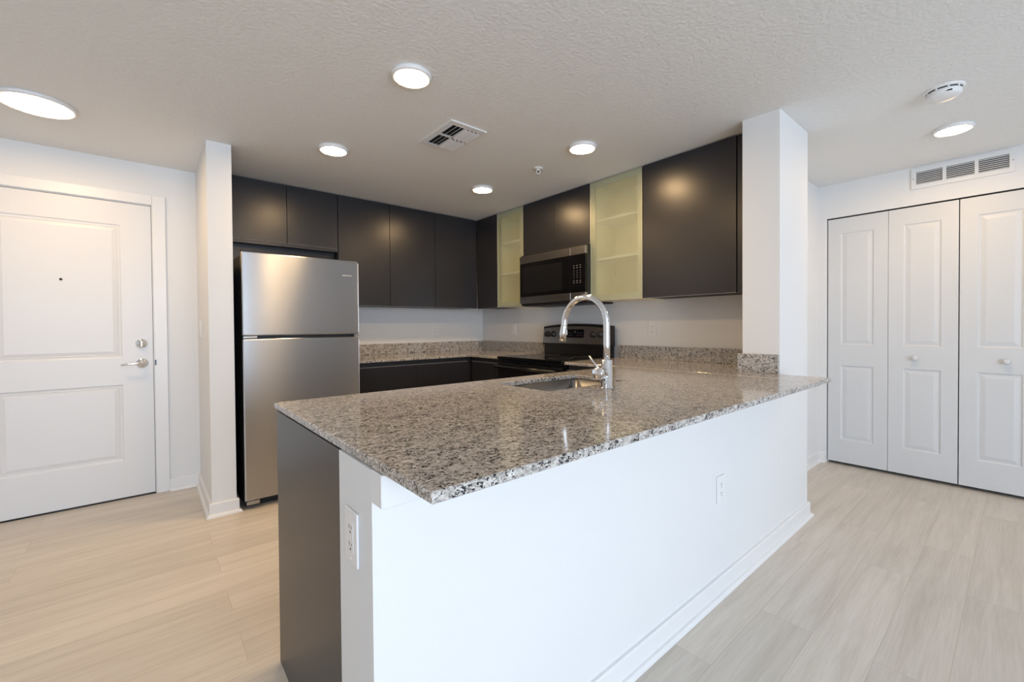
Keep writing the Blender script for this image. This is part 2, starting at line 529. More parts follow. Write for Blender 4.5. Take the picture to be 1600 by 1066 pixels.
# baseboards with shoe moulding
BP = [(0, 0), (0.029, 0), (0.0275, 0.009), (0.022, 0.016), (0.0135, 0.0185), (0.0135, 0.080), (0.010, 0.0865), (0, 0.0875)]
struct('baseboard_peninsula', sweep_profile(bmesh.new(), [(XW, YW0), (XCOL2, YW0), (XCOL2, YCC), (XCL, YCC), (XCL, CY1 + 0.004)], BP), 'trim')
struct('baseboard_entry', sweep_profile(bmesh.new(), [(0.1141, 4.037), (XP0, 4.037), (XP0, YP0), (XP1, YP0), (XP1, 3.9)], BP), 'trim')
struct('baseboard_closet', sweep_profile(bmesh.new(), [(XCL, CY0), (XCL, WALL_FRONT_Y)], BP), 'trim')
struct('baseboard_left', sweep_profile(bmesh.new(), [(XL, WALL_FRONT_Y), (XL, 4.037), (-0.98, 4.037)], BP), 'trim')
# support ledge under the overhanging worktop
struct('trim_1', B((XW, 0.808, 0.8245, XCOL2 - 0.5, YW0, ZTB - 0.0005), bev=0.002, seg=1), 'trim')

# ---- entry door
d1 = struct_empty('door_1', (-0.4225, 4.037, 0))
cas = bmesh.new()
prof_c = 0.0165
yc0 = 4.037 - prof_c
box(cas, DX1 - 0.004, yc0, 0.0, 0.1141, 4.0365, 2.1422, bev=0.004)
box(cas, DX0 - 0.0706, yc0, 0.0, DX0 + 0.004, 4.0365, 2.1422, bev=0.004)
box(cas, DX0 + 0.004, yc0, DZ1 - 0.004, DX1 - 0.004, 4.0365, 2.1422, bev=0.004)
obj('casing', cas, 'trim', d1)
jb = bmesh.new()
box(jb, DX1 - 0.008, 4.0375, 0, DX1 - 0.0005, 4.195, DZ1 - 0.001); box(jb, DX0 + 0.0005, 4.0375, 0, DX0 + 0.008, 4.195, DZ1 - 0.001)
box(jb, DX0 + 0.008, 4.0375, DZ1 - 0.009, DX1 - 0.008, 4.195, DZ1 - 0.001)
box(jb, DX1 - 0.020, 4.092, 0, DX1 - 0.008, 4.13, DZ1 - 0.009); box(jb, DX0 + 0.008, 4.092, 0, DX0 + 0.020, 4.13, DZ1 - 0.009)
box(jb, DX0 + 0.02, 4.092, DZ1 - 0.021, DX1 - 0.02, 4.13, DZ1 - 0.009)
obj('jamb', jb, 'trim', d1)
obj('weatherstrip', B((DX1 - 0.0125, 4.050, 0.012, DX1 - 0.0082, 4.09, DZ1 - 0.010), (DX0 + 0.0082, 4.050, 0.012, DX0 + 0.0125, 4.09, DZ1 - 0.010), (DX0 + 0.0125, 4.050, DZ1 - 0.0135, DX1 - 0.0125, 4.09, DZ1 - 0.0092)), 'gap', d1)
obj('threshold', B((DX0 + 0.009, 4.0385, 0.0, DX1 - 0.009, 4.16, 0.0065), bev=0.002), 'black_matte', d1)
DLx0, DLW = -0.8775, 0.910
leaf = obj('leaf', panel_slab((DLx0, 4.0405, 0.0115), (1, 0, 0), (0, -1, 0), DLW, 2.0505, 0.045,
     [(0.160, 0.2565, 0.7465, 0.7885), (0.160, 0.9745, 0.7465, 1.8965)],
     [(0.008, -0.0055), (0.016, -0.0065), (0.020, -0.004), (0.024, -0.0065), (0.046, -0.0015)]), 'door', d1)
ph = lathe(bmesh.new(), (-0.422, 4.0415, 1.513), (0, -1, 0), [(0.008, 0), (0.008, 0.002), (0.0062, 0.003), (0.0055, 0.001), (0, 0.001)], 20)
obj('peephole', ph, 'black', d1)
db = lathe(bmesh.new(), (-0.030, 4.0405, 1.083), (0, -1, 0), [(0.033, 0), (0.033, 0.006), (0.029, 0.014), (0.024, 0.016), (0.012, 0.016), (0.012, 0.019), (0, 0.019)], 32)
box(db, -0.034, 4.006, 1.064, -0.026, 4.024, 1.102, bev=0.002)
obj('deadbolt', db, 'chrome', d1)
lv = lathe(bmesh.new(), (-0.028, 4.0405, 0.944), (0, -1, 0), [(0.034, 0), (0.034, 0.005), (0.030, 0.010), (0.018, 0.013), (0.012, 0.016), (0.0115, 0.050), (0.0135, 0.056), (0, 0.057)], 32)
tube(lv, [(-0.028, 3.990, 0.944), (-0.060, 3.988, 0.945), (-0.100, 3.990, 0.941), (-0.140, 3.994, 0.937)], [0.010, 0.0085, 0.007, 0.006], 16)
obj('lever_handle', lv, 'chrome', d1)
obj('strike_plate', B((DX1 - 0.0085, 4.0385, 0.918, DX1 + 0.004, 4.0475, 0.972), (DX1 - 0.003, yc0 - 0.002, 0.926, DX1 + 0.006, yc0 + 0.01, 0.964)), 'black', d1)

# ---- closet bifold doors
STEPS = [(0.007, -0.006), (0.014, -0.007), (0.040, -0.001)]
XF = XCL + 0.012
def leaf_at(par, ya, yb, dz0=0.024):
    # front faces -X; width direction runs towards -Y (screen right)
    W = ya - yb
    m0 = 0.075 if True else 0
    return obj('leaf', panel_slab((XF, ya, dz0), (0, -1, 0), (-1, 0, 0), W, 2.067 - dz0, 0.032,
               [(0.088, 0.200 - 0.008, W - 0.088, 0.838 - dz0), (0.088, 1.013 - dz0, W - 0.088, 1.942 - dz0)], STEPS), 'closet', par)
def knob_at(par, y, z=0.920):
    k = lathe(bmesh.new(), (XF, y, z), (-1, 0, 0), [(0.010, 0), (0.009, 0.010), (0.017, 0.014), (0.020, 0.021), (0.0175, 0.029), (0.009, 0.033), (0, 0.034)], 28)
    return obj('knob', k, 'closet', par)
d2 = struct_empty('door_2', (XF, 0.682, 0))
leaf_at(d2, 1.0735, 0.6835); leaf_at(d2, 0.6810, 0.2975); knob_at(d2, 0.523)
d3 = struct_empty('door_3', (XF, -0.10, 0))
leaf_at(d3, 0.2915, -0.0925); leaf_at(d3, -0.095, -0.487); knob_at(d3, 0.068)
struct('trim_2', B((XF - 0.002, CY0 + 0.001, 2.0715, XF + 0.03, CY1 - 0.001, CZ1 - 0.0005)), 'gap')   # bifold track in the shadow gap

# ================================================================== ceiling fittings
def make_disc_light(loc, r, label, m='lamp'):
    t = thing('ceiling_light', label, 'ceiling light', (loc[0], loc[1], ZC), 'slim round ceiling lights')
    z = ZC
    ring = lathe(bmesh.new(), (loc[0], loc[1], z), (0, 0, -1), [(r * 0.97, 0.0), (r, 0.004), (r, 0.014), (r - 0.005, 0.019), (r - 0.013, 0.020), (r - 0.014, 0.015)], 64)
    obj('trim_ring', ring, 'plastic', t)
    dif = lathe(bmesh.new(), (loc[0], loc[1], z), (0, 0, -1), [(r - 0.0142, 0.012), (r - 0.0142, 0.0165), (r * 0.45, 0.0185), (0, 0.019)], 64)
    obj('diffuser', dif, m, t, smooth=True)
    return t
small = make_disc_light((0.957, 1.844), 0.0915, 'round lit ceiling light nearest the camera, left of the square ceiling vent')
dup(small, (0.950, 2.924, ZC), 'round lit ceiling light in front of the cabinets over the refrigerator')
dup(small, (2.194, 1.870, ZC), 'round lit ceiling light in front of the wide frosted glass cabinet')
dup(small, (2.190, 2.968, ZC), 'farthest and smallest-looking lit ceiling light, near the kitchen corner')
dup(small, (3.717, 0.276, ZC), 'round lit ceiling light in front of the closet doors and return grille')
make_disc_light((-0.4175, 3.300), 0.150, 'large round lit ceiling light in front of the white entry door', 'lamp_large')

# supply register
vx0, vx1, vy0, vy1 = 1.330, 1.578, 2.090, 2.476
v = thing('ceiling_vent', 'white square louvred air vent in the ceiling between the kitchen lights', 'vent', ((vx0 + vx1) / 2, (vy0 + vy1) / 2, ZC))
fb = bmesh.new(); zf = ZC - 0.009
ix0, ix1, iy0, iy1, ymid, xmid = vx0 + 0.034, vx1 - 0.034, vy0 + 0.040, vy1 - 0.040, (vy0 + vy1) / 2, (vx0 + vx1) / 2
for q in ((vx0, vy0, ix0, vy1), (ix1, vy0, vx1, vy1), (ix0, vy0, ix1, iy0), (ix0, iy1, ix1, vy1), (ix0, ymid - 0.008, ix1, ymid + 0.008), (xmid - 0.006, iy0, xmid + 0.006, iy1)):
    box(fb, q[0], q[1], zf, q[2], q[3], ZC - 0.0005, bev=0.0)
obj('face_frame', fb, 'vent', v)
obj('duct_shade', B((ix0, iy0, ZC - 0.0022, ix1, iy1, ZC - 0.0006)), 'gap', v)  # flat dark plate, the shade of the duct put into its colour
def blade(bm, xc, ya, yb_, ang, wdt=0.026, th=0.0015):
    c, s = math.cos(ang), math.sin(ang)
    zc_ = ZC - 0.012
    pts = []
    for (a, t) in ((-wdt / 2, -th / 2), (wdt / 2, -th / 2), (wdt / 2, th / 2), (-wdt / 2, th / 2)):
        pts.append((xc + a * c - t * s, zc_ + a * s + t * c))
    A_ = [bm.verts.new((p[0], ya, p[1])) for p in pts]; B_ = [bm.verts.new((p[0], yb_, p[1])) for p in pts]
    bm.faces.new(A_); bm.faces.new(list(reversed(B_)))
    for i in range(4): bm.faces.new((A_[i], B_[i], B_[(i + 1) % 4], A_[(i + 1) % 4]))
for (ya, yb_) in ((iy0, ymid - 0.008), (ymid + 0.008, iy1)):
    for side in (0, 1):
        lb = bmesh.new()
        xa, xb = (ix0, xmid - 0.006) if side == 0 else (xmid + 0.006, ix1)
        for k in range(4):
            xc = xa + (xb - xa) * k / 3
            if side == 0: blade(lb, xc - 0.002, ya, yb_, math.radians(40), 0.021)
            else: blade(lb, xc + 0.002, ya, yb_, math.radians(140), 0.021)
        bmesh.ops.recalc_face_normals(lb, faces=lb.faces)
        obj('louvre_bank', lb, 'vent', v)

# sprinkler
sp = thing('fire_sprinkler', 'small white fire sprinkler head hanging from the kitchen ceiling', 'sprinkler', (2.236, 2.332, ZC))
obj('escutcheon', lathe(bmesh.new(), (2.236, 2.332, ZC), (0, 0, -1), [(0.036, 0), (0.036, 0.003), (0.028, 0.008), (0.014, 0.009), (0, 0.009)], 32), 'plastic', sp)
hb = bmesh.new()
lathe(hb, (2.236, 2.332, ZC), (0, 0, -1), [(0.011, 0.009), (0.011, 0.018), (0.006, 0.018)], 20)
for s in (-1, 1):
    tube(hb, [(2.236 + s * 0.009, 2.332 - s * 0.006, ZC - 0.016), (2.236 + s * 0.013, 2.332 - s * 0.009, ZC - 0.028), (2.236, 2.332, ZC - 0.044)], 0.003, 8)
lathe(hb, (2.236, 2.332, ZC), (0, 0, -1), [(0.0, 0.043), (0.013, 0.043), (0.013, 0.046), (0, 0.046)], 20)
obj('frame', hb, 'plastic', sp)
obj('bulb', lathe(bmesh.new(), (2.236, 2.332, ZC), (0, 0, -1), [(0.0, 0.018), (0.003, 0.019), (0.003, 0.040), (0, 0.041)], 12), 'black', sp)

# smoke detector
sd = thing('smoke_detector', 'round white smoke detector on the ceiling near the hall light', 'smoke detector', (3.072, 0.262, ZC))
sc_ = (3.072, 0.262, ZC)
obj('base_plate', lathe(bmesh.new(), sc_, (0, 0, -1), [(0.078, 0), (0.078, 0.006), (0.072, 0.010), (0.066, 0.010)], 48), 'plastic', sd)
obj('grille_slot', lathe(bmesh.new(), sc_, (0, 0, -1), [(0.060, 0.009), (0.060, 0.017)], 48), 'gap', sd)
obj('cover', lathe(bmesh.new(), sc_, (0, 0, -1), [(0.064, 0.015), (0.067, 0.018), (0.066, 0.034), (0.058, 0.043), (0.030, 0.047), (0, 0.047)], 48), 'plastic', sd)
for k in range(9):
    a = 2 * math.pi * k / 9
    gb = lathe(bmesh.new(), (sc_[0] + 0.0635 * math.cos(a), sc_[1] + 0.0635 * math.sin(a), ZC), (0, 0, -1), [(0.0045, 0.009), (0.0045, 0.017)], 6)
    obj('grille_rib', gb, 'plastic', sd)
obj('sounder_slot', B((sc_[0] - 0.064, sc_[1] - 0.035, ZC - 0.036, sc_[0] - 0.057, sc_[1] - 0.005, ZC - 0.031)), 'gap', sd)

# return air grille over the closet
g0, g1, gz0, gz1 = 0.0355, 0.549, 2.193, 2.3465
rg = thing('return_air_grille', 'long white three-section air grille on the wall above the closet doors', 'vent', (XCL, (g0 + g1) / 2, gz0))
fb = bmesh.new()
gx0, gx1 = XCL - 0.010, XCL - 0.0005
secs = [(0.062, 0.203), (0.222, 0.362), (0.381, 0.522)]
iz0, iz1 = 2.2235, 2.316
box(fb, gx0, g0, gz0, gx1, g1, iz0); box(fb, gx0, g0, iz1, gx1, g1, gz1)
edges = [g0] + [e for s in secs for e in s] + [g1]
for a, b_ in zip(edges[::2], edges[1::2]): box(fb, gx0, a, iz0, gx1, b_, iz1)
obj('face_frame', fb, 'vent', rg)
obj('duct_shade', B((XCL - 0.002, secs[0][0], iz0, XCL - 0.0006, secs[-1][1], iz1)), 'gap', rg)  # dark plate behind the louvres, painted as the shaded duct
for a, b_ in secs:
    sb = bmesh.new(); nb = 7
    for k in range(nb):
        zc_ = iz0 + (iz1 - iz0) * (k + 0.5) / nb
        pr = [(gx0, zc_ - 0.004), (gx0 + 0.0012, zc_ - 0.0048), (XCL - 0.002, zc_ + 0.0032), (XCL - 0.002, zc_ + 0.0042)]
        A_ = [sb.verts.new((p[0], a, p[1])) for p in pr]; B_ = [sb.verts.new((p[0], b_, p[1])) for p in pr]
        sb.faces.new(A_); sb.faces.new(list(reversed(B_)))
        for i in range(4): sb.faces.new((A_[i], B_[i], B_[(i + 1) % 4], A_[(i + 1) % 4]))
    bmesh.ops.recalc_face_normals(sb, faces=sb.faces)
    obj('louvre_bank', sb, 'vent', rg)
for y in (g0 + 0.011, g1 - 0.012):
    obj('screw', lathe(bmesh.new(), (gx0, y, 2.27), (-1, 0, 0), [(0.004, 0), (0.003, 0.0015), (0, 0.002)], 12), 'steel_dark', rg)

# ================================================================== outlets and switches
def make_plate(origin, n, ux, label, kind='outlet', gang=1, cat='outlet', group=None):
    """wall plate centred at origin; n outward normal, ux horizontal direction"""
    o, n, ux = Vector(origin), Vector(n), Vector(ux); up = Vector((0, 0, 1))
    t = thing('wall_outlet' if kind == 'outlet' else 'light_switch', label, cat, tuple(o), group)
    def bx(bm, u0, v0, u1, v1, w0, w1, bev=0.0):
        c = [o + ux * u + up * v_ + n * w_ for u in (u0, u1) for v_ in (v0, v1) for w_ in (w0, w1)]
        xs = [p.x for p in c]; ys = [p.y for p in c]; zs = [p.z for p in c]
        box(bm, min(xs), min(ys), min(zs), max(xs), max(ys), max(zs), bev=bev)
        return bm
    hw = 0.0365 + 0.023 * (gang - 1)
    obj('plate', bx(bmesh.new(), -hw, -0.0595, hw, 0.0595, 0.0004, 0.0062, 0.002), 'plastic', t)
    for g in range(gang):
        uc = (g - (gang - 1) / 2) * 0.046
        ins = obj('receptacle' if kind == 'outlet' else 'rocker', bx(bmesh.new(), uc - 0.0165, -0.033, uc + 0.0165, 0.033, 0.005, 0.0070, 0.0005), 'plastic', t)
        if kind == 'outlet':
            for s in (-1, 1):
                sb = bmesh.new()
                bx(sb, uc - 0.0075, s * 0.019 - 0.001, uc - 0.0055, s * 0.019 + 0.007, 0.0068, 0.0074)
                bx(sb, uc + 0.0055, s * 0.019 - 0.0005, uc + 0.0075, s * 0.019 + 0.006, 0.0068, 0.0074)
                lathe(sb, tuple(o + ux * uc + up * (s * 0.019 - 0.008) + n * 0.0068), n, [(0.0026, 0), (0.0026, 0.0006), (0, 0.0006)], 10)
                obj('slot', sb, 'gap', ins)
        for s in (-1, 1):
            obj('screw', lathe(bmesh.new(), tuple(o + ux * uc + up * (s * 0.0485) + n * 0.006), n, [(0.003, 0), (0.0025, 0.001), (0, 0.0012)], 10), 'plastic', t)
    return t
make_plate((1.913, YW0, 0.4635), (0, -1, 0), (1, 0, 0), 'white outlet low on the long white front of the peninsula')
make_plate((XW, 0.962, 0.7185), (-1, 0, 0), (0, -1, 0), 'white outlet on the narrow white end of the peninsula, near the camera')
make_plate((XR, 1.919, 1.155), (-1, 0, 0), (0, -1, 0), 'white outlet on the wall right of the range, under the wall cabinets')
make_plate((XR, 3.633, 1.152), (-1, 0, 0), (0, -1, 0), 'white wall plate left of the range near the kitchen corner', kind='switch', cat='switch')
make_plate((2.4435, YB, 1.147), (0, -1, 0), (1, 0, 0), 'white outlet on the back wall between the refrigerator and the corner')
make_plate((XP0, 3.765, 1.180), (-1, 0, 0), (0, -1, 0), 'white light switch on the side of the partition beside the entry door', kind='switch', gang=2, cat='switch')

# ================================================================== wall cabinets
def upper(label, x0, y0, x1, y1, z0, facing, splits, group='charcoal wall cabinets', glass=False, ztop=ZUT):
    """carcass box behind doors; splits = door boundaries along the front"""
    t = thing('wall_cabinet', label, 'cabinet', ((x0 + x1) / 2, (y0 + y1) / 2, z0), group)
    g = 0.0016
    if facing == 'S':     # front faces -Y at y0
        obj('carcass', B((x0 + 0.001, y0 + 0.021, z0 + 0.004, x1 - 0.001, y1, ztop)), 'carcass', t)
        for a, b_ in zip(splits, splits[1:]):
            dr = obj('door', B((a + g, y0, z0, b_ - g, y0 + 0.019, ztop - 0.003), bev=0.001, seg=1), 'charcoal', t)
            obj('lit_edge', B((a + g, y0 - 0.0006, z0 - 0.0012, b_ - g, y0 + 0.019, z0 + 0.0012)), 'charcoal_edge', dr)  # light on the door's lower edge painted as a paler strip
    else:                 # front faces -X at x0
        if not glass:
            obj('carcass', B((x0 + 0.021, y0 + 0.001, z0 + 0.004, x1, y1 - 0.001, ztop)), 'carcass', t)
            for a, b_ in zip(splits, splits[1:]):
                dr = obj('door', B((x0, a + g, z0, x0 + 0.019, b_ - g, ztop - 0.003), bev=0.001, seg=1), 'charcoal', t)
                obj('lit_edge', B((x0 - 0.0006, a + g, z0 - 0.0012, x0 + 0.019, b_ - g, z0 + 0.0012)), 'charcoal_edge', dr)  # lit lower edge put in as a paler strip
        else:
            th = 0.016
            ca = bmesh.new()
            box(ca, x0 + 0.023, y0 + 0.001, z0 + 0.004, x1, y0 + th, ztop); box(ca, x0 + 0.023, y1 - th, z0 + 0.004, x1, y1 - 0.001, ztop)
            box(ca, x0 + 0.023, y0 + th, z0 + 0.004, x1, y1 - th, z0 + 0.02); box(ca, x0 + 0.023, y0 + th, ztop - 0.016, x1, y1 - th, ztop)
            box(ca, x1 - 0.01, y0 + th, z0 + 0.02, x1, y1 - th, ztop - 0.016)
            obj('carcass', ca, 'cream', t, )
            for zs in (1.716, 2.030):
                obj('shelf', B((x0 + 0.030, y0 + th, zs, x1 - 0.011, y1 - th, zs + 0.018)), 'plastic', t)
            fw, fe = 0.046, 0.005
            fr = bmesh.new()
            za, zb = z0, ztop - 0.003
            # thin outer lip in front, wider flat frame behind the frosted pane
            for (w_, xa, xb) in ((fe, x0, x0 + 0.007), (fw, x0 + 0.007, x0 + 0.021)):
                box(fr, xa, y0 + g, za, xb, y0 + w_, zb); box(fr, xa, y1 - w_, za, xb, y1 - g, zb)
                box(fr, xa, y0 + w_, za, xb, y1 - w_, za + w_); box(fr, xa, y0 + w_, zb - w_, xb, y1 - w_, zb)
            dr = obj('door', fr, 'aluminium', t); dr['label'] = 'aluminium framed frosted glass door'
            obj('glass_panel', B((x0 + 0.001, y0 + fe, za + fe, x0 + 0.005, y1 - fe, zb - fe)), 'frost', dr)
    return t
YBK = YB - 0.002; XBK = XR - 0.002
fc = upper('charcoal two-door wall cabinet over the refrigerator', 0.4305, YUC, 1.2905, YBK, 1.8755, 'S', [0.4305, 0.8855, 1.2905])
obj('bottom_rail', B((0.4305, YUC + 0.004, 1.848, 1.2885, YUC + 0.022, 1.8725)), 'charcoal', fc)
obj('dark_board', B((0.4305, YUC + 0.10, 1.60, 1.2885, YUC + 0.115, 1.878)), 'charcoal', fc)  # dark board added behind the rail above the refrigerator
upper('tall charcoal two-door wall cabinet on the back wall right of the refrigerator', 1.2915, YUC, 2.2620, YBK, ZUB, 'S', [1.2925, 1.7715, 2.2620])
cc = upper('charcoal single-door wall cabinet on the back wall next to the kitchen corner', 2.2630, YUC, 2.7840, YBK, ZUB, 'S', [2.2630, 2.7560])
obj('filler_strip', B((2.757, YUC + 0.006, ZUB, 2.7835, YUC + 0.021, ZUT - 0.003)), 'charcoal', cc)
upper('narrow charcoal wall cabinet on the range wall in the kitchen corner', XUC, 3.5310, XBK, YUC - 0.001, ZUB - 0.004, 'W', [3.5310, YUC - 0.004])
ga = upper('narrow frosted glass wall cabinet left of the microwave', XUC, 3.1160, XBK, 3.5290, ZUB - 0.003, 'W', None, group='frosted glass cabinets', glass=True)
upper('short charcoal two-door wall cabinet above the microwave', XUC, 2.2985, XBK, 3.1140, 1.8655, 'W', [2.2985, 2.7040, 3.1140])
gb2 = upper('wide frosted glass wall cabinet right of the microwave', XUC, 1.8070, XBK, 2.2970, ZUB, 'W', None, group='frosted glass cabinets', glass=True)
rc = upper('large charcoal wall cabinet beside the white column', XUC, 1.1440, XBK, 1.8055, ZUB, 'W', [1.1440, 1.8055])
obj('filler_strip', B((XUC + 0.006, 1.0530, ZUB - 0.006, XUC + 0.024, 1.1405, ZUT - 0.003)), 'charcoal', rc)

# ================================================================== base cabinets
def base(label, x0, y0, x1, y1, facing, splits, loc=None):
    t = thing('base_cabinet', label, 'cabinet', ((x0 + x1) / 2, (y0 + y1) / 2, 0), 'charcoal base cabinets')
    g = 0.0016; zd0, zd1 = 0.102, 0.8475
    if facing == 'S':
        obj('carcass', B((x0, y0 + 0.021, 0.10, x1, y1, ZTB - 0.0005)), 'carcass', t)
        obj('toe_kick', B((x0, y0 + 0.075, 0.0, x1, y1, 0.10)), 'carcass', t)
    else:
        obj('carcass', B((x0 + 0.021, y0, 0.10, x1, y1, ZTB - 0.0005)), 'carcass', t)
        obj('toe_kick', B((x0 + 0.075, y0, 0.0, x1, y1, 0.10)), 'carcass', t)
    for a, b_ in zip(splits, splits[1:]):
        if facing == 'S':
            dr = obj('door', B((a + g, y0, zd0, b_ - g, y0 + 0.019, zd1), bev=0.001, seg=1), 'charcoal', t)
            obj('top_strip', B((a + g, y0 - 0.0008, zd1 + 0.0004, b_ - g, y0 + 0.019, zd1 + 0.0045)), 'charcoal_edge', dr)  # paler strip along the top of the door
        else:
            dr = obj('door', B((x0, a + g, zd0, x0 + 0.019, b_ - g, zd1), bev=0.001, seg=1), 'charcoal', t)
            obj('top_strip', B((x0 - 0.0008, a + g, zd1 + 0.0004, x0 + 0.019, b_ - g, zd1 + 0.0045)), 'charcoal_edge', dr)
    return t
YBF, XRF = 3.500, 2.420
b1 = base('charcoal two-door base cabinet on the back wall right of the refrigerator', 1.262, YBF, 2.418, YBK, 'S', [1.262, 1.840, 2.388])
obj('filler_strip', B((2.3895, YBF + 0.004, 0.102, 2.418, YBF + 0.021, 0.872)), 'charcoal', b1)
base('charcoal corner base cabinet left of the black range', XRF, 3.034, XBK, YBK, 'W', [3.040, 3.480])
base('charcoal base cabinet between the range and the peninsula', XRF, 1.745, XBK, 2.226, 'W', [1.745, 2.226])
pc = thing('peninsula_cabinet', 'charcoal end-panelled base cabinet run under the peninsula worktop', 'cabinet', (1.3, 1.38, 0))
obj('end_panel', B((XW, YW1 + 0.001, 0.0, XW + 0.018, 1.6967, ZTB - 0.0005), bev=0.0008, seg=1), 'charcoal', pc)
obj('carcass', B((XW + 0.019, YW1 + 0.001, 0.10, 2.39, YW1 + 0.013, ZTB - 0.0005), (XW + 0.019, YW1 + 0.013, 0.10, 2.39, 1.670, 0.118),
                 (1.18, YW1 + 0.013, 0.118, 1.196, 1.670, ZTB - 0.0005), (1.87, YW1 + 0.013, 0.118, 1.886, 1.670, ZTB - 0.0005), (2.374, YW1 + 0.013, 0.118, 2.39, 1.670, ZTB - 0.0005)), 'carcass', pc)
obj('toe_kick', B((XW + 0.019, 1.60, 0.0, 2.39, 1.612, 0.10)), 'carcass', pc)
for a, b_ in zip((XW + 0.020, 0.78, 1.188, 1.53, 1.878), (0.78, 1.188, 1.53, 1.878, 2.39)):
    dr = obj('door', B((a + 0.0016, 1.673, 0.102, b_ - 0.0016, 1.692, 0.8475)), 'charcoal', pc)
    obj('top_strip', B((a + 0.0016, 1.673, 0.848, b_ - 0.0016, 1.6928, 0.852)), 'charcoal_edge', dr)

# ================================================================== worktops
XS0, XS1, YS0, YS1 = 1.262, 1.812, 1.262, 1.612   # sink cut-out
pw = thing('peninsula_worktop', 'speckled granite peninsula worktop overhanging the white half wall', 'worktop', (1.37, 1.18, ZTB))
bm = bmesh.new()
slab(bm, [(0.3485, 0.6185), (2.3935, 0.6185), (2.3935, 1.7503), (0.3485, 1.7503)], ZTB, ZT, hole=rrect(XS0, YS0, XS1, YS1, 0.022))
obj('slab', bm, 'granite', pw)
obj('seam', B((2.3936, 0.6215, ZTB + 0.002, 2.3985, 1.7495, ZT - 0.0002)), 'seam', pw)
rw = thing('range_side_worktop', 'speckled granite worktop right of the range, running past the white column', 'worktop', (2.75, 1.6, ZTB))
bm = bmesh.new()
slab(bm, [(2.3986, 0.6185), (2.6190, 0.6185), (2.6190, 0.8546), (2.6355, 0.8546), (2.6355, 1.0516), (3.0945, 1.0516), (3.0945, 2.2315), (2.3986, 2.2315)], ZTB, ZT)
obj('slab', bm, 'granite', rw)
obj('backsplash', B((3.0757, 1.0530, ZT, 3.0947, 2.2315, 1.0185), bev=0.002), 'granite', rw)
obj('backsplash', B((2.6165, 0.8580, ZT, 2.6358, 1.0720, 1.0185), bev=0.002), 'granite', rw)
cw = thing('corner_worktop', 'speckled granite L-shaped worktop in the back corner between refrigerator and range', 'worktop', (2.3, 3.85, ZTB))
bm = bmesh.new()
slab(bm, [(1.2440, 3.4821), (2.3986, 3.4821), (2.3986, 3.0335), (3.0945, 3.0335), (3.0945, 4.2130), (1.2440, 4.2130)], ZTB, ZT)
obj('slab', bm, 'granite', cw)
obj('backsplash', B((1.2440, 4.1942, ZT, 3.0755, 4.2130, 1.0185), bev=0.002), 'granite', cw)
obj('backsplash', B((3.0757, 3.0335, ZT, 3.0947, 4.2130, 1.0185), bev=0.002), 'granite', cw)

# sink
sk = thing('kitchen_sink', 'undermounted stainless steel sink in the peninsula worktop', 'sink', ((XS0 + XS1) / 2, (YS0 + YS1) / 2, 0.70))
bm = bmesh.new()
def loopz(poly, z): return [bm.verts.new((p[0], p[1], z)) for p in poly]
rin = rrect(XS0 - 0.004, YS0 - 0.004, XS1 + 0.004, YS1 + 0.004, 0.026)
def ins(poly, d): return offset_poly(poly, d)
rings = [loopz(ins(rin, -0.022), ZTB - 0.0025), loopz(ins(rin, -0.022), ZTB - 0.0005), loopz(rin, ZTB - 0.0005), loopz(ins(rin, 0.004), 0.730),
         loopz(ins(rin, 0.012), 0.712), loopz(ins(rin, 0.030), 0.703)]
ro = [loopz(ins(rin, -0.0022), ZTB - 0.0025), loopz(ins(rin, 0.0018), 0.729), loopz(ins(rin, 0.010), 0.7095), loopz(ins(rin, 0.029), 0.7005)]
for seq in (rings, ro):
    for A_, B_ in zip(seq, seq[1:]):
        k = len(A_)
        for i in range(k):
            f = bm.faces.new((A_[i], A_[(i + 1) % k], B_[(i + 1) % k], B_[i])); f.smooth = True
k = len(rin)
for i in range(k): bm.faces.new((rings[0][i], rings[0][(i + 1) % k], ro[0][(i + 1) % k], ro[0][i]))
bm.faces.new(rings[-1]); bm.faces.new(list(reversed(ro[-1])))
bmesh.ops.recalc_face_normals(bm, faces=bm.faces)
obj('basin', bm, 'sink', sk)
obj('drain', lathe(bmesh.new(), (1.537, 1.47, 0.7032), (0, 0, 1), [(0.056, 0), (0.054, 0.002), (0.044, 0.002), (0.040, -0.001), (0, -0.001)], 32), 'chrome', sk)

# faucet
FX, FY = 1.530, 1.172
fa = thing('kitchen_faucet', 'tall chrome gooseneck pull-down faucet behind the sink', 'faucet', (FX, FY, ZT))
obj('body', lathe(bmesh.new(), (FX, FY, ZT), (0, 0, 1), [(0, 0), (0.028, 0), (0.028, 0.004), (0.0245, 0.006), (0.0245, 0.119), (0.022, 0.122), (0.0145, 0.123)], 40), 'chrome', fa)
RA = 0.125; zc_ = 1.190; yc_ = FY + RA
pts = [(FX, FY, ZT + 0.12), (FX, FY, 1.10), (FX, FY, zc_)]
for k in range(1, 25):
    a = math.pi * k / 24
    pts.append((FX, yc_ - RA * math.cos(a), zc_ + RA * math.sin(a)))
pts.append((FX, FY + 2 * RA + 0.001, zc_ - 0.004))
obj('gooseneck', tube(bmesh.new(), pts, 0.0145, 28), 'chrome', fa)
sh = obj('spray_head', tube(bmesh.new(), [(FX, FY + 2 * RA + 0.001, zc_ + 0.002), (FX, FY + 2 * RA + 0.002, zc_ - 0.004), (FX, FY + 2 * RA + 0.008, zc_ - 0.040), (FX, FY + 2 * RA + 0.014, zc_ - 0.078)], [0.0148, 0.0155, 0.0165, 0.0175], 28), 'chrome', fa)
obj('spray_button', B((FX - 0.007, FY + 2 * RA - 0.015, zc_ - 0.050, FX + 0.007, FY + 2 * RA - 0.005, zc_ - 0.022), bev=0.003), 'chrome', sh)
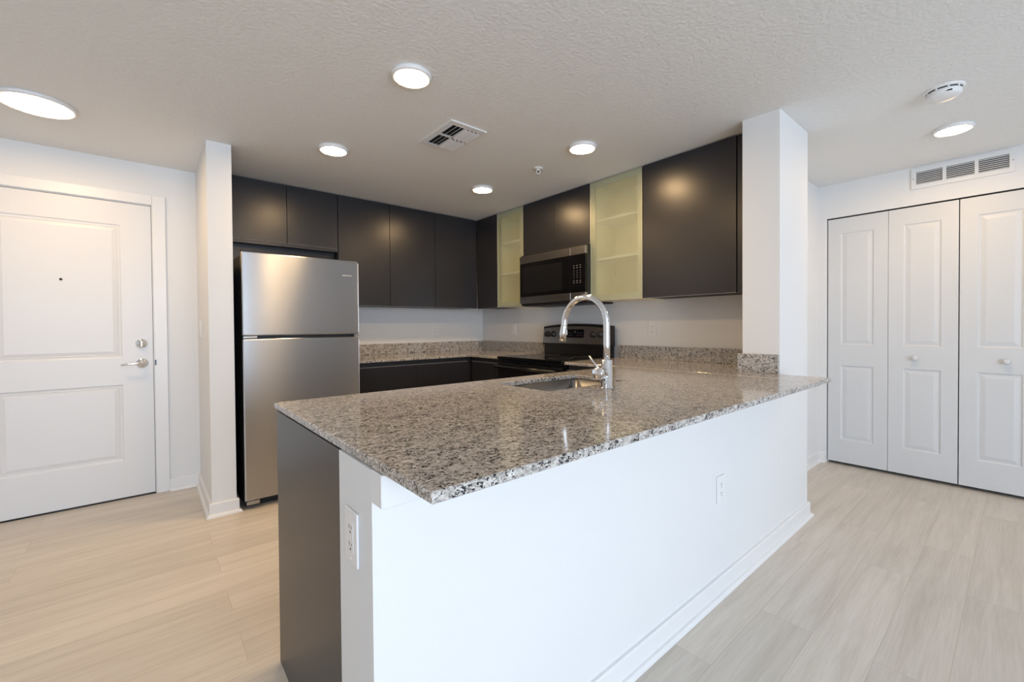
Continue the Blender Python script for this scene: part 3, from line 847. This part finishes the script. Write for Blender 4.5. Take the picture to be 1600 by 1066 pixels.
hd = lathe(bmesh.new(), (FX - 0.018, FY, 0.979), (-1, 0, 0), [(0.022, 0), (0.022, 0.016), (0.0205, 0.017), (0.0205, 0.019), (0.0265, 0.020), (0.0265, 0.050), (0.0245, 0.052), (0, 0.052)], 36)
tube(hd, [(FX - 0.048, FY + 0.006, 0.998), (FX - 0.052, FY + 0.020, 1.016), (FX - 0.058, FY + 0.050, 1.052)], [0.0045, 0.0045, 0.0042], 12)
obj('lever_handle', hd, 'chrome', fa)

# ================================================================== refrigerator
fx0, fx1, fy = 0.4693, 1.2235, 3.2488
rf = thing('refrigerator', 'tall stainless steel top-freezer refrigerator with black sides beside the partition', 'refrigerator', ((fx0 + fx1) / 2, fy + 0.4, 0))
obj('cabinet_body', B((fx0 + 0.004, fy + 0.066, 0.022, fx1 - 0.004, fy + 0.72, 1.672), bev=0.004), 'black_matte', rf)
obj('gasket', B((fx0 + 0.012, fy + 0.056, 0.075, fx1 - 0.012, fy + 0.066, 1.11), (fx0 + 0.012, fy + 0.056, 1.14, fx1 - 0.012, fy + 0.066, 1.668)), 'black_matte', rf)
d_f = obj('freezer_door', B((fx0, fy, 1.1365, fx1, fy + 0.056, 1.684), bev=0.008, seg=3), 'steel', rf)
d_r = obj('refrigerator_door', B((fx0, fy, 0.057, fx1, fy + 0.056, 1.1165), bev=0.008, seg=3), 'steel', rf)
obj('grip_edge', B((fx1 + 0.0005, fy + 0.004, 1.15, fx1 + 0.005, fy + 0.030, 1.67), bev=0.002), 'logo', d_f)
obj('grip_edge', B((fx1 + 0.0005, fy + 0.004, 0.07, fx1 + 0.005, fy + 0.030, 1.10), bev=0.002), 'logo', d_r)
obj('hinge', B((fx0 + 0.004, fy + 0.004, 1.1195, fx0 + 0.085, fy + 0.06, 1.1335), bev=0.002), 'steel', rf)
obj('hinge', B((fx1 - 0.030, fy + 0.004, 1.1195, fx1 + 0.001, fy + 0.05, 1.1335), bev=0.002), 'steel', rf)
obj('hinge', B((fx0 + 0.010, fy + 0.002, 0.030, fx0 + 0.085, fy + 0.06, 0.054), bev=0.002), 'steel', rf)
obj('hinge', B((fx0 + 0.004, fy + 0.012, 1.6845, fx0 + 0.050, fy + 0.09, 1.697), bev=0.003), 'black_matte', rf)
obj('toe_grille', B((fx0 + 0.015, fy + 0.075, 0.0, fx1 - 0.015, fy + 0.10, 0.055)), 'black_matte', rf)
for xx in (fx0 + 0.06, fx1 - 0.06):
    obj('foot', lathe(bmesh.new(), (xx, fy + 0.15, 0), (0, 0, 1), [(0, 0), (0.02, 0), (0.02, 0.012), (0.008, 0.012), (0.008, 0.025)], 16), 'black_matte', rf)
obj('badge', text_bm('AMANA', 0.0115, (1.107, fy - 0.0006, 1.5655), (1, 0, 0), (0, 0, 1), 0.001, 1.28), 'logo', d_f)

# ================================================================== range
ry0, ry1 = 2.2380, 3.0280
rx0 = 2.385
rn = thing('electric_range', 'black electric range with stainless control panel and glass cooktop', 'stove', (2.75, (ry0 + ry1) / 2, 0))
obj('body', B((rx0 + 0.045, ry0, 0.02, 3.04, ry1, 0.896)), 'black', rn)
obj('cooktop', B((rx0 - 0.005, ry0 - 0.001, 0.897, 3.03, ry1 + 0.001, 0.921), bev=0.006, seg=3), 'black_glass', rn)
for (ex, ey, er) in ((2.58, 2.44, 0.10), (2.58, 2.83, 0.085), (2.83, 2.44, 0.075), (2.83, 2.83, 0.10)):
    eb = lathe(bmesh.new(), (ex, ey, 0.9212), (0, 0, 1), [(er, 0), (er, 0.0003), (er - 0.003, 0.0003), (er - 0.003, 0)], 48)
    obj('burner_ring', eb, 'print', rn)
od = obj('oven_door', B((rx0, ry0 + 0.004, 0.22, rx0 + 0.043, ry1 - 0.004, 0.866), bev=0.006), 'black', rn)
obj('window', B((rx0 - 0.001, ry0 + 0.13, 0.38, rx0 + 0.002, ry1 - 0.13, 0.70)), 'black_glass', od)
hb = bmesh.new()
tube(hb, [(rx0 - 0.045, ry0 + 0.02, 0.835), (rx0 - 0.045, ry1 - 0.02, 0.835)], 0.014, 16)
for yy in (ry0 + 0.05, ry1 - 0.05): box(hb, rx0 - 0.045, yy - 0.014, 0.824, rx0 + 0.002, yy + 0.014, 0.846)
obj('handle', hb, 'black', od)
obj('storage_drawer', B((rx0, ry0 + 0.004, 0.05, rx0 + 0.043, ry1 - 0.004, 0.212), bev=0.006), 'black', rn)
# backguard: lower black riser, leaning stainless panel with a curved black crown
gx = 2.950
obj('backguard_riser', B((gx + 0.010, ry0 + 0.014, 0.921, 3.045, ry1 - 0.010, 1.030), bev=0.003), 'black', rn)
bm = bmesh.new()
def crown(y): 
    t_ = (y - (ry0 + ry1) / 2) / ((ry1 - ry0) / 2)
    return 1.183 + 0.022 * (1 - t_ * t_)
ys = [ry0 + 0.012 + (ry1 - ry0 - 0.018) * k / 24 for k in range(25)]
prev = None
for y in ys:
    zt_ = crown(y)
    cur = [bm.verts.new(p) for p in ((gx - 0.006, y, 1.008), (gx + 0.012, y, zt_ - 0.006), (gx + 0.020, y, zt_), (3.050, y, zt_), (3.050, y, 1.008))]
    if prev:
        for j in range(5): bm.faces.new((prev[j], prev[(j + 1) % 5], cur[(j + 1) % 5], cur[j]))
    else: bm.faces.new(cur)
    prev = cur
bm.faces.new(list(reversed(prev)))
bmesh.ops.recalc_face_normals(bm, faces=bm.faces)
bg = obj('backguard', bm, 'black', rn)
def gface(y, z, w=0.0):      # point on the leaning control face
    t_ = (z - 1.008) / 0.18
    return Vector((gx - 0.006 + 0.018 * t_ - w, y, z - w * 0.1))
bm = bmesh.new()
ys2 = [ry0 + 0.045 + (ry1 - ry0 - 0.055) * k / 20 for k in range(21)]
prev = None
for y in ys2:
    cur = [bm.verts.new(gface(y, 1.026, 0.0025)), bm.verts.new(gface(y, crown(y) - 0.022, 0.0025)), bm.verts.new(gface(y, crown(y) - 0.022, -0.001)), bm.verts.new(gface(y, 1.026, -0.001))]
    if prev:
        for j in range(4): bm.faces.new((prev[j], prev[(j + 1) % 4], cur[(j + 1) % 4], cur[j]))
    else: bm.faces.new(cur)
    prev = cur
bm.faces.new(list(reversed(prev)))
bmesh.ops.recalc_face_normals(bm, faces=bm.faces)
cp = obj('control_panel', bm, 'steel_dark', rn)
def gbox(bm, y0, z0, y1, z1, w0, w1):
    c = [gface(y, z, w_) for (y, z) in ((y0, z0), (y1, z0), (y1, z1), (y0, z1)) for w_ in (w0, w1)]
    vv = [bm.verts.new(p) for p in c]
    for q in ((0, 2, 4, 6), (1, 3, 5, 7), (0, 1, 3, 2), (2, 3, 5, 4), (4, 5, 7, 6), (6, 7, 1, 0)): bm.faces.new([vv[i] for i in q])
    bmesh.ops.recalc_face_normals(bm, faces=bm.faces)
    return bm
dp = obj('clock_display', gbox(bmesh.new(), 2.508, 1.080, 2.725, 1.155, 0.002, 0.006), 'black_glass', cp)
obj('clock_digits', gbox(bmesh.new(), 2.600, 1.129, 2.622, 1.138, 0.0055, 0.0064), 'print', dp)
for yy in (2.530, 2.552, 2.575, 2.645, 2.668, 2.690, 2.708):
    for zz in (1.100, 1.122):
        obj('button', gbox(bmesh.new(), yy, zz, yy + 0.010, zz + 0.004, 0.0055, 0.0064), 'print', dp)
for yy in (2.325, 2.404, 2.885, 2.962):
    zz = 1.108
    nrm = (gface(yy, zz, 1.0) - gface(yy, zz, 0.0)).normalized()
    kb = lathe(bmesh.new(), tuple(gface(yy, zz, 0.002)), tuple(nrm), [(0.030, 0), (0.030, 0.004), (0.024, 0.006), (0.021, 0.024), (0.018, 0.028), (0, 0.028)], 28)
    kn = obj('knob', kb, 'black_matte', cp)
    obj('pointer', gbox(bmesh.new(), yy - 0.0015, zz + 0.004, yy + 0.0015, zz + 0.016, 0.030, 0.0312), 'print', kn)

# ================================================================== microwave
my0, my1, mx, mz0, mz1 = 2.2910, 3.0960, 2.718, 1.4000, 1.8410
mw = thing('microwave', 'black and stainless over-the-range microwave between the frosted glass cabinets', 'microwave', (2.9, (my0 + my1) / 2, 1.378))
cyb = 2.452
my0b, my1b = 2.2990, 3.1135
obj('body', B((mx + 0.030, my0b, 1.379, XUC - 0.003, my1b - 0.006, 1.858), (XUC - 0.003, my0b, 1.379, XBK, my1b, 1.858)), 'black_matte', mw)
obj('underside_vent', B((mx + 0.05, my0b - 0.004, 1.3745, XBK - 0.01, my1b - 0.02, 1.3785)), 'black_matte', mw)
md = obj('door', B((mx, cyb + 0.001, 1.461, mx + 0.029, my1, 1.7755), bev=0.003), 'black_glass', mw)
obj('window', B((mx - 0.0008, cyb + 0.10, 1.495, mx + 0.001, my1 - 0.035, 1.735)), 'black', md)
obj('top_band', B((mx - 0.002, cyb + 0.001, 1.776, mx + 0.029, my1, mz1), bev=0.002, seg=1), 'steel_dark', md)
obj('bottom_band', B((mx - 0.002, cyb + 0.001, mz0, mx + 0.029, my1, 1.4605), bev=0.002, seg=1), 'steel_dark', md)
cpn = obj('control_panel', B((mx, my0, 1.461, mx + 0.029, cyb - 0.001, 1.7755), bev=0.003), 'black_glass', mw)
obj('top_band', B((mx - 0.002, my0, 1.776, mx + 0.029, cyb - 0.001, mz1), bev=0.002, seg=1), 'steel_dark', cpn)
obj('bottom_band', B((mx - 0.002, my0, mz0, mx + 0.029, cyb - 0.001, 1.4605), bev=0.002, seg=1), 'steel_dark', cpn)
for r_, zz in enumerate((1.682, 1.664, 1.640, 1.620, 1.600, 1.580, 1.556, 1.540)):
    for yy in (2.415, 2.380, 2.345):
        wdt, hgt = (0.016, 0.006) if r_ in (0, 1, 6, 7) else (0.006, 0.007)
        obj('key', B((mx - 0.0006, yy - wdt / 2, zz, mx + 0.001, yy + wdt / 2, zz + hgt)), 'print', cpn)
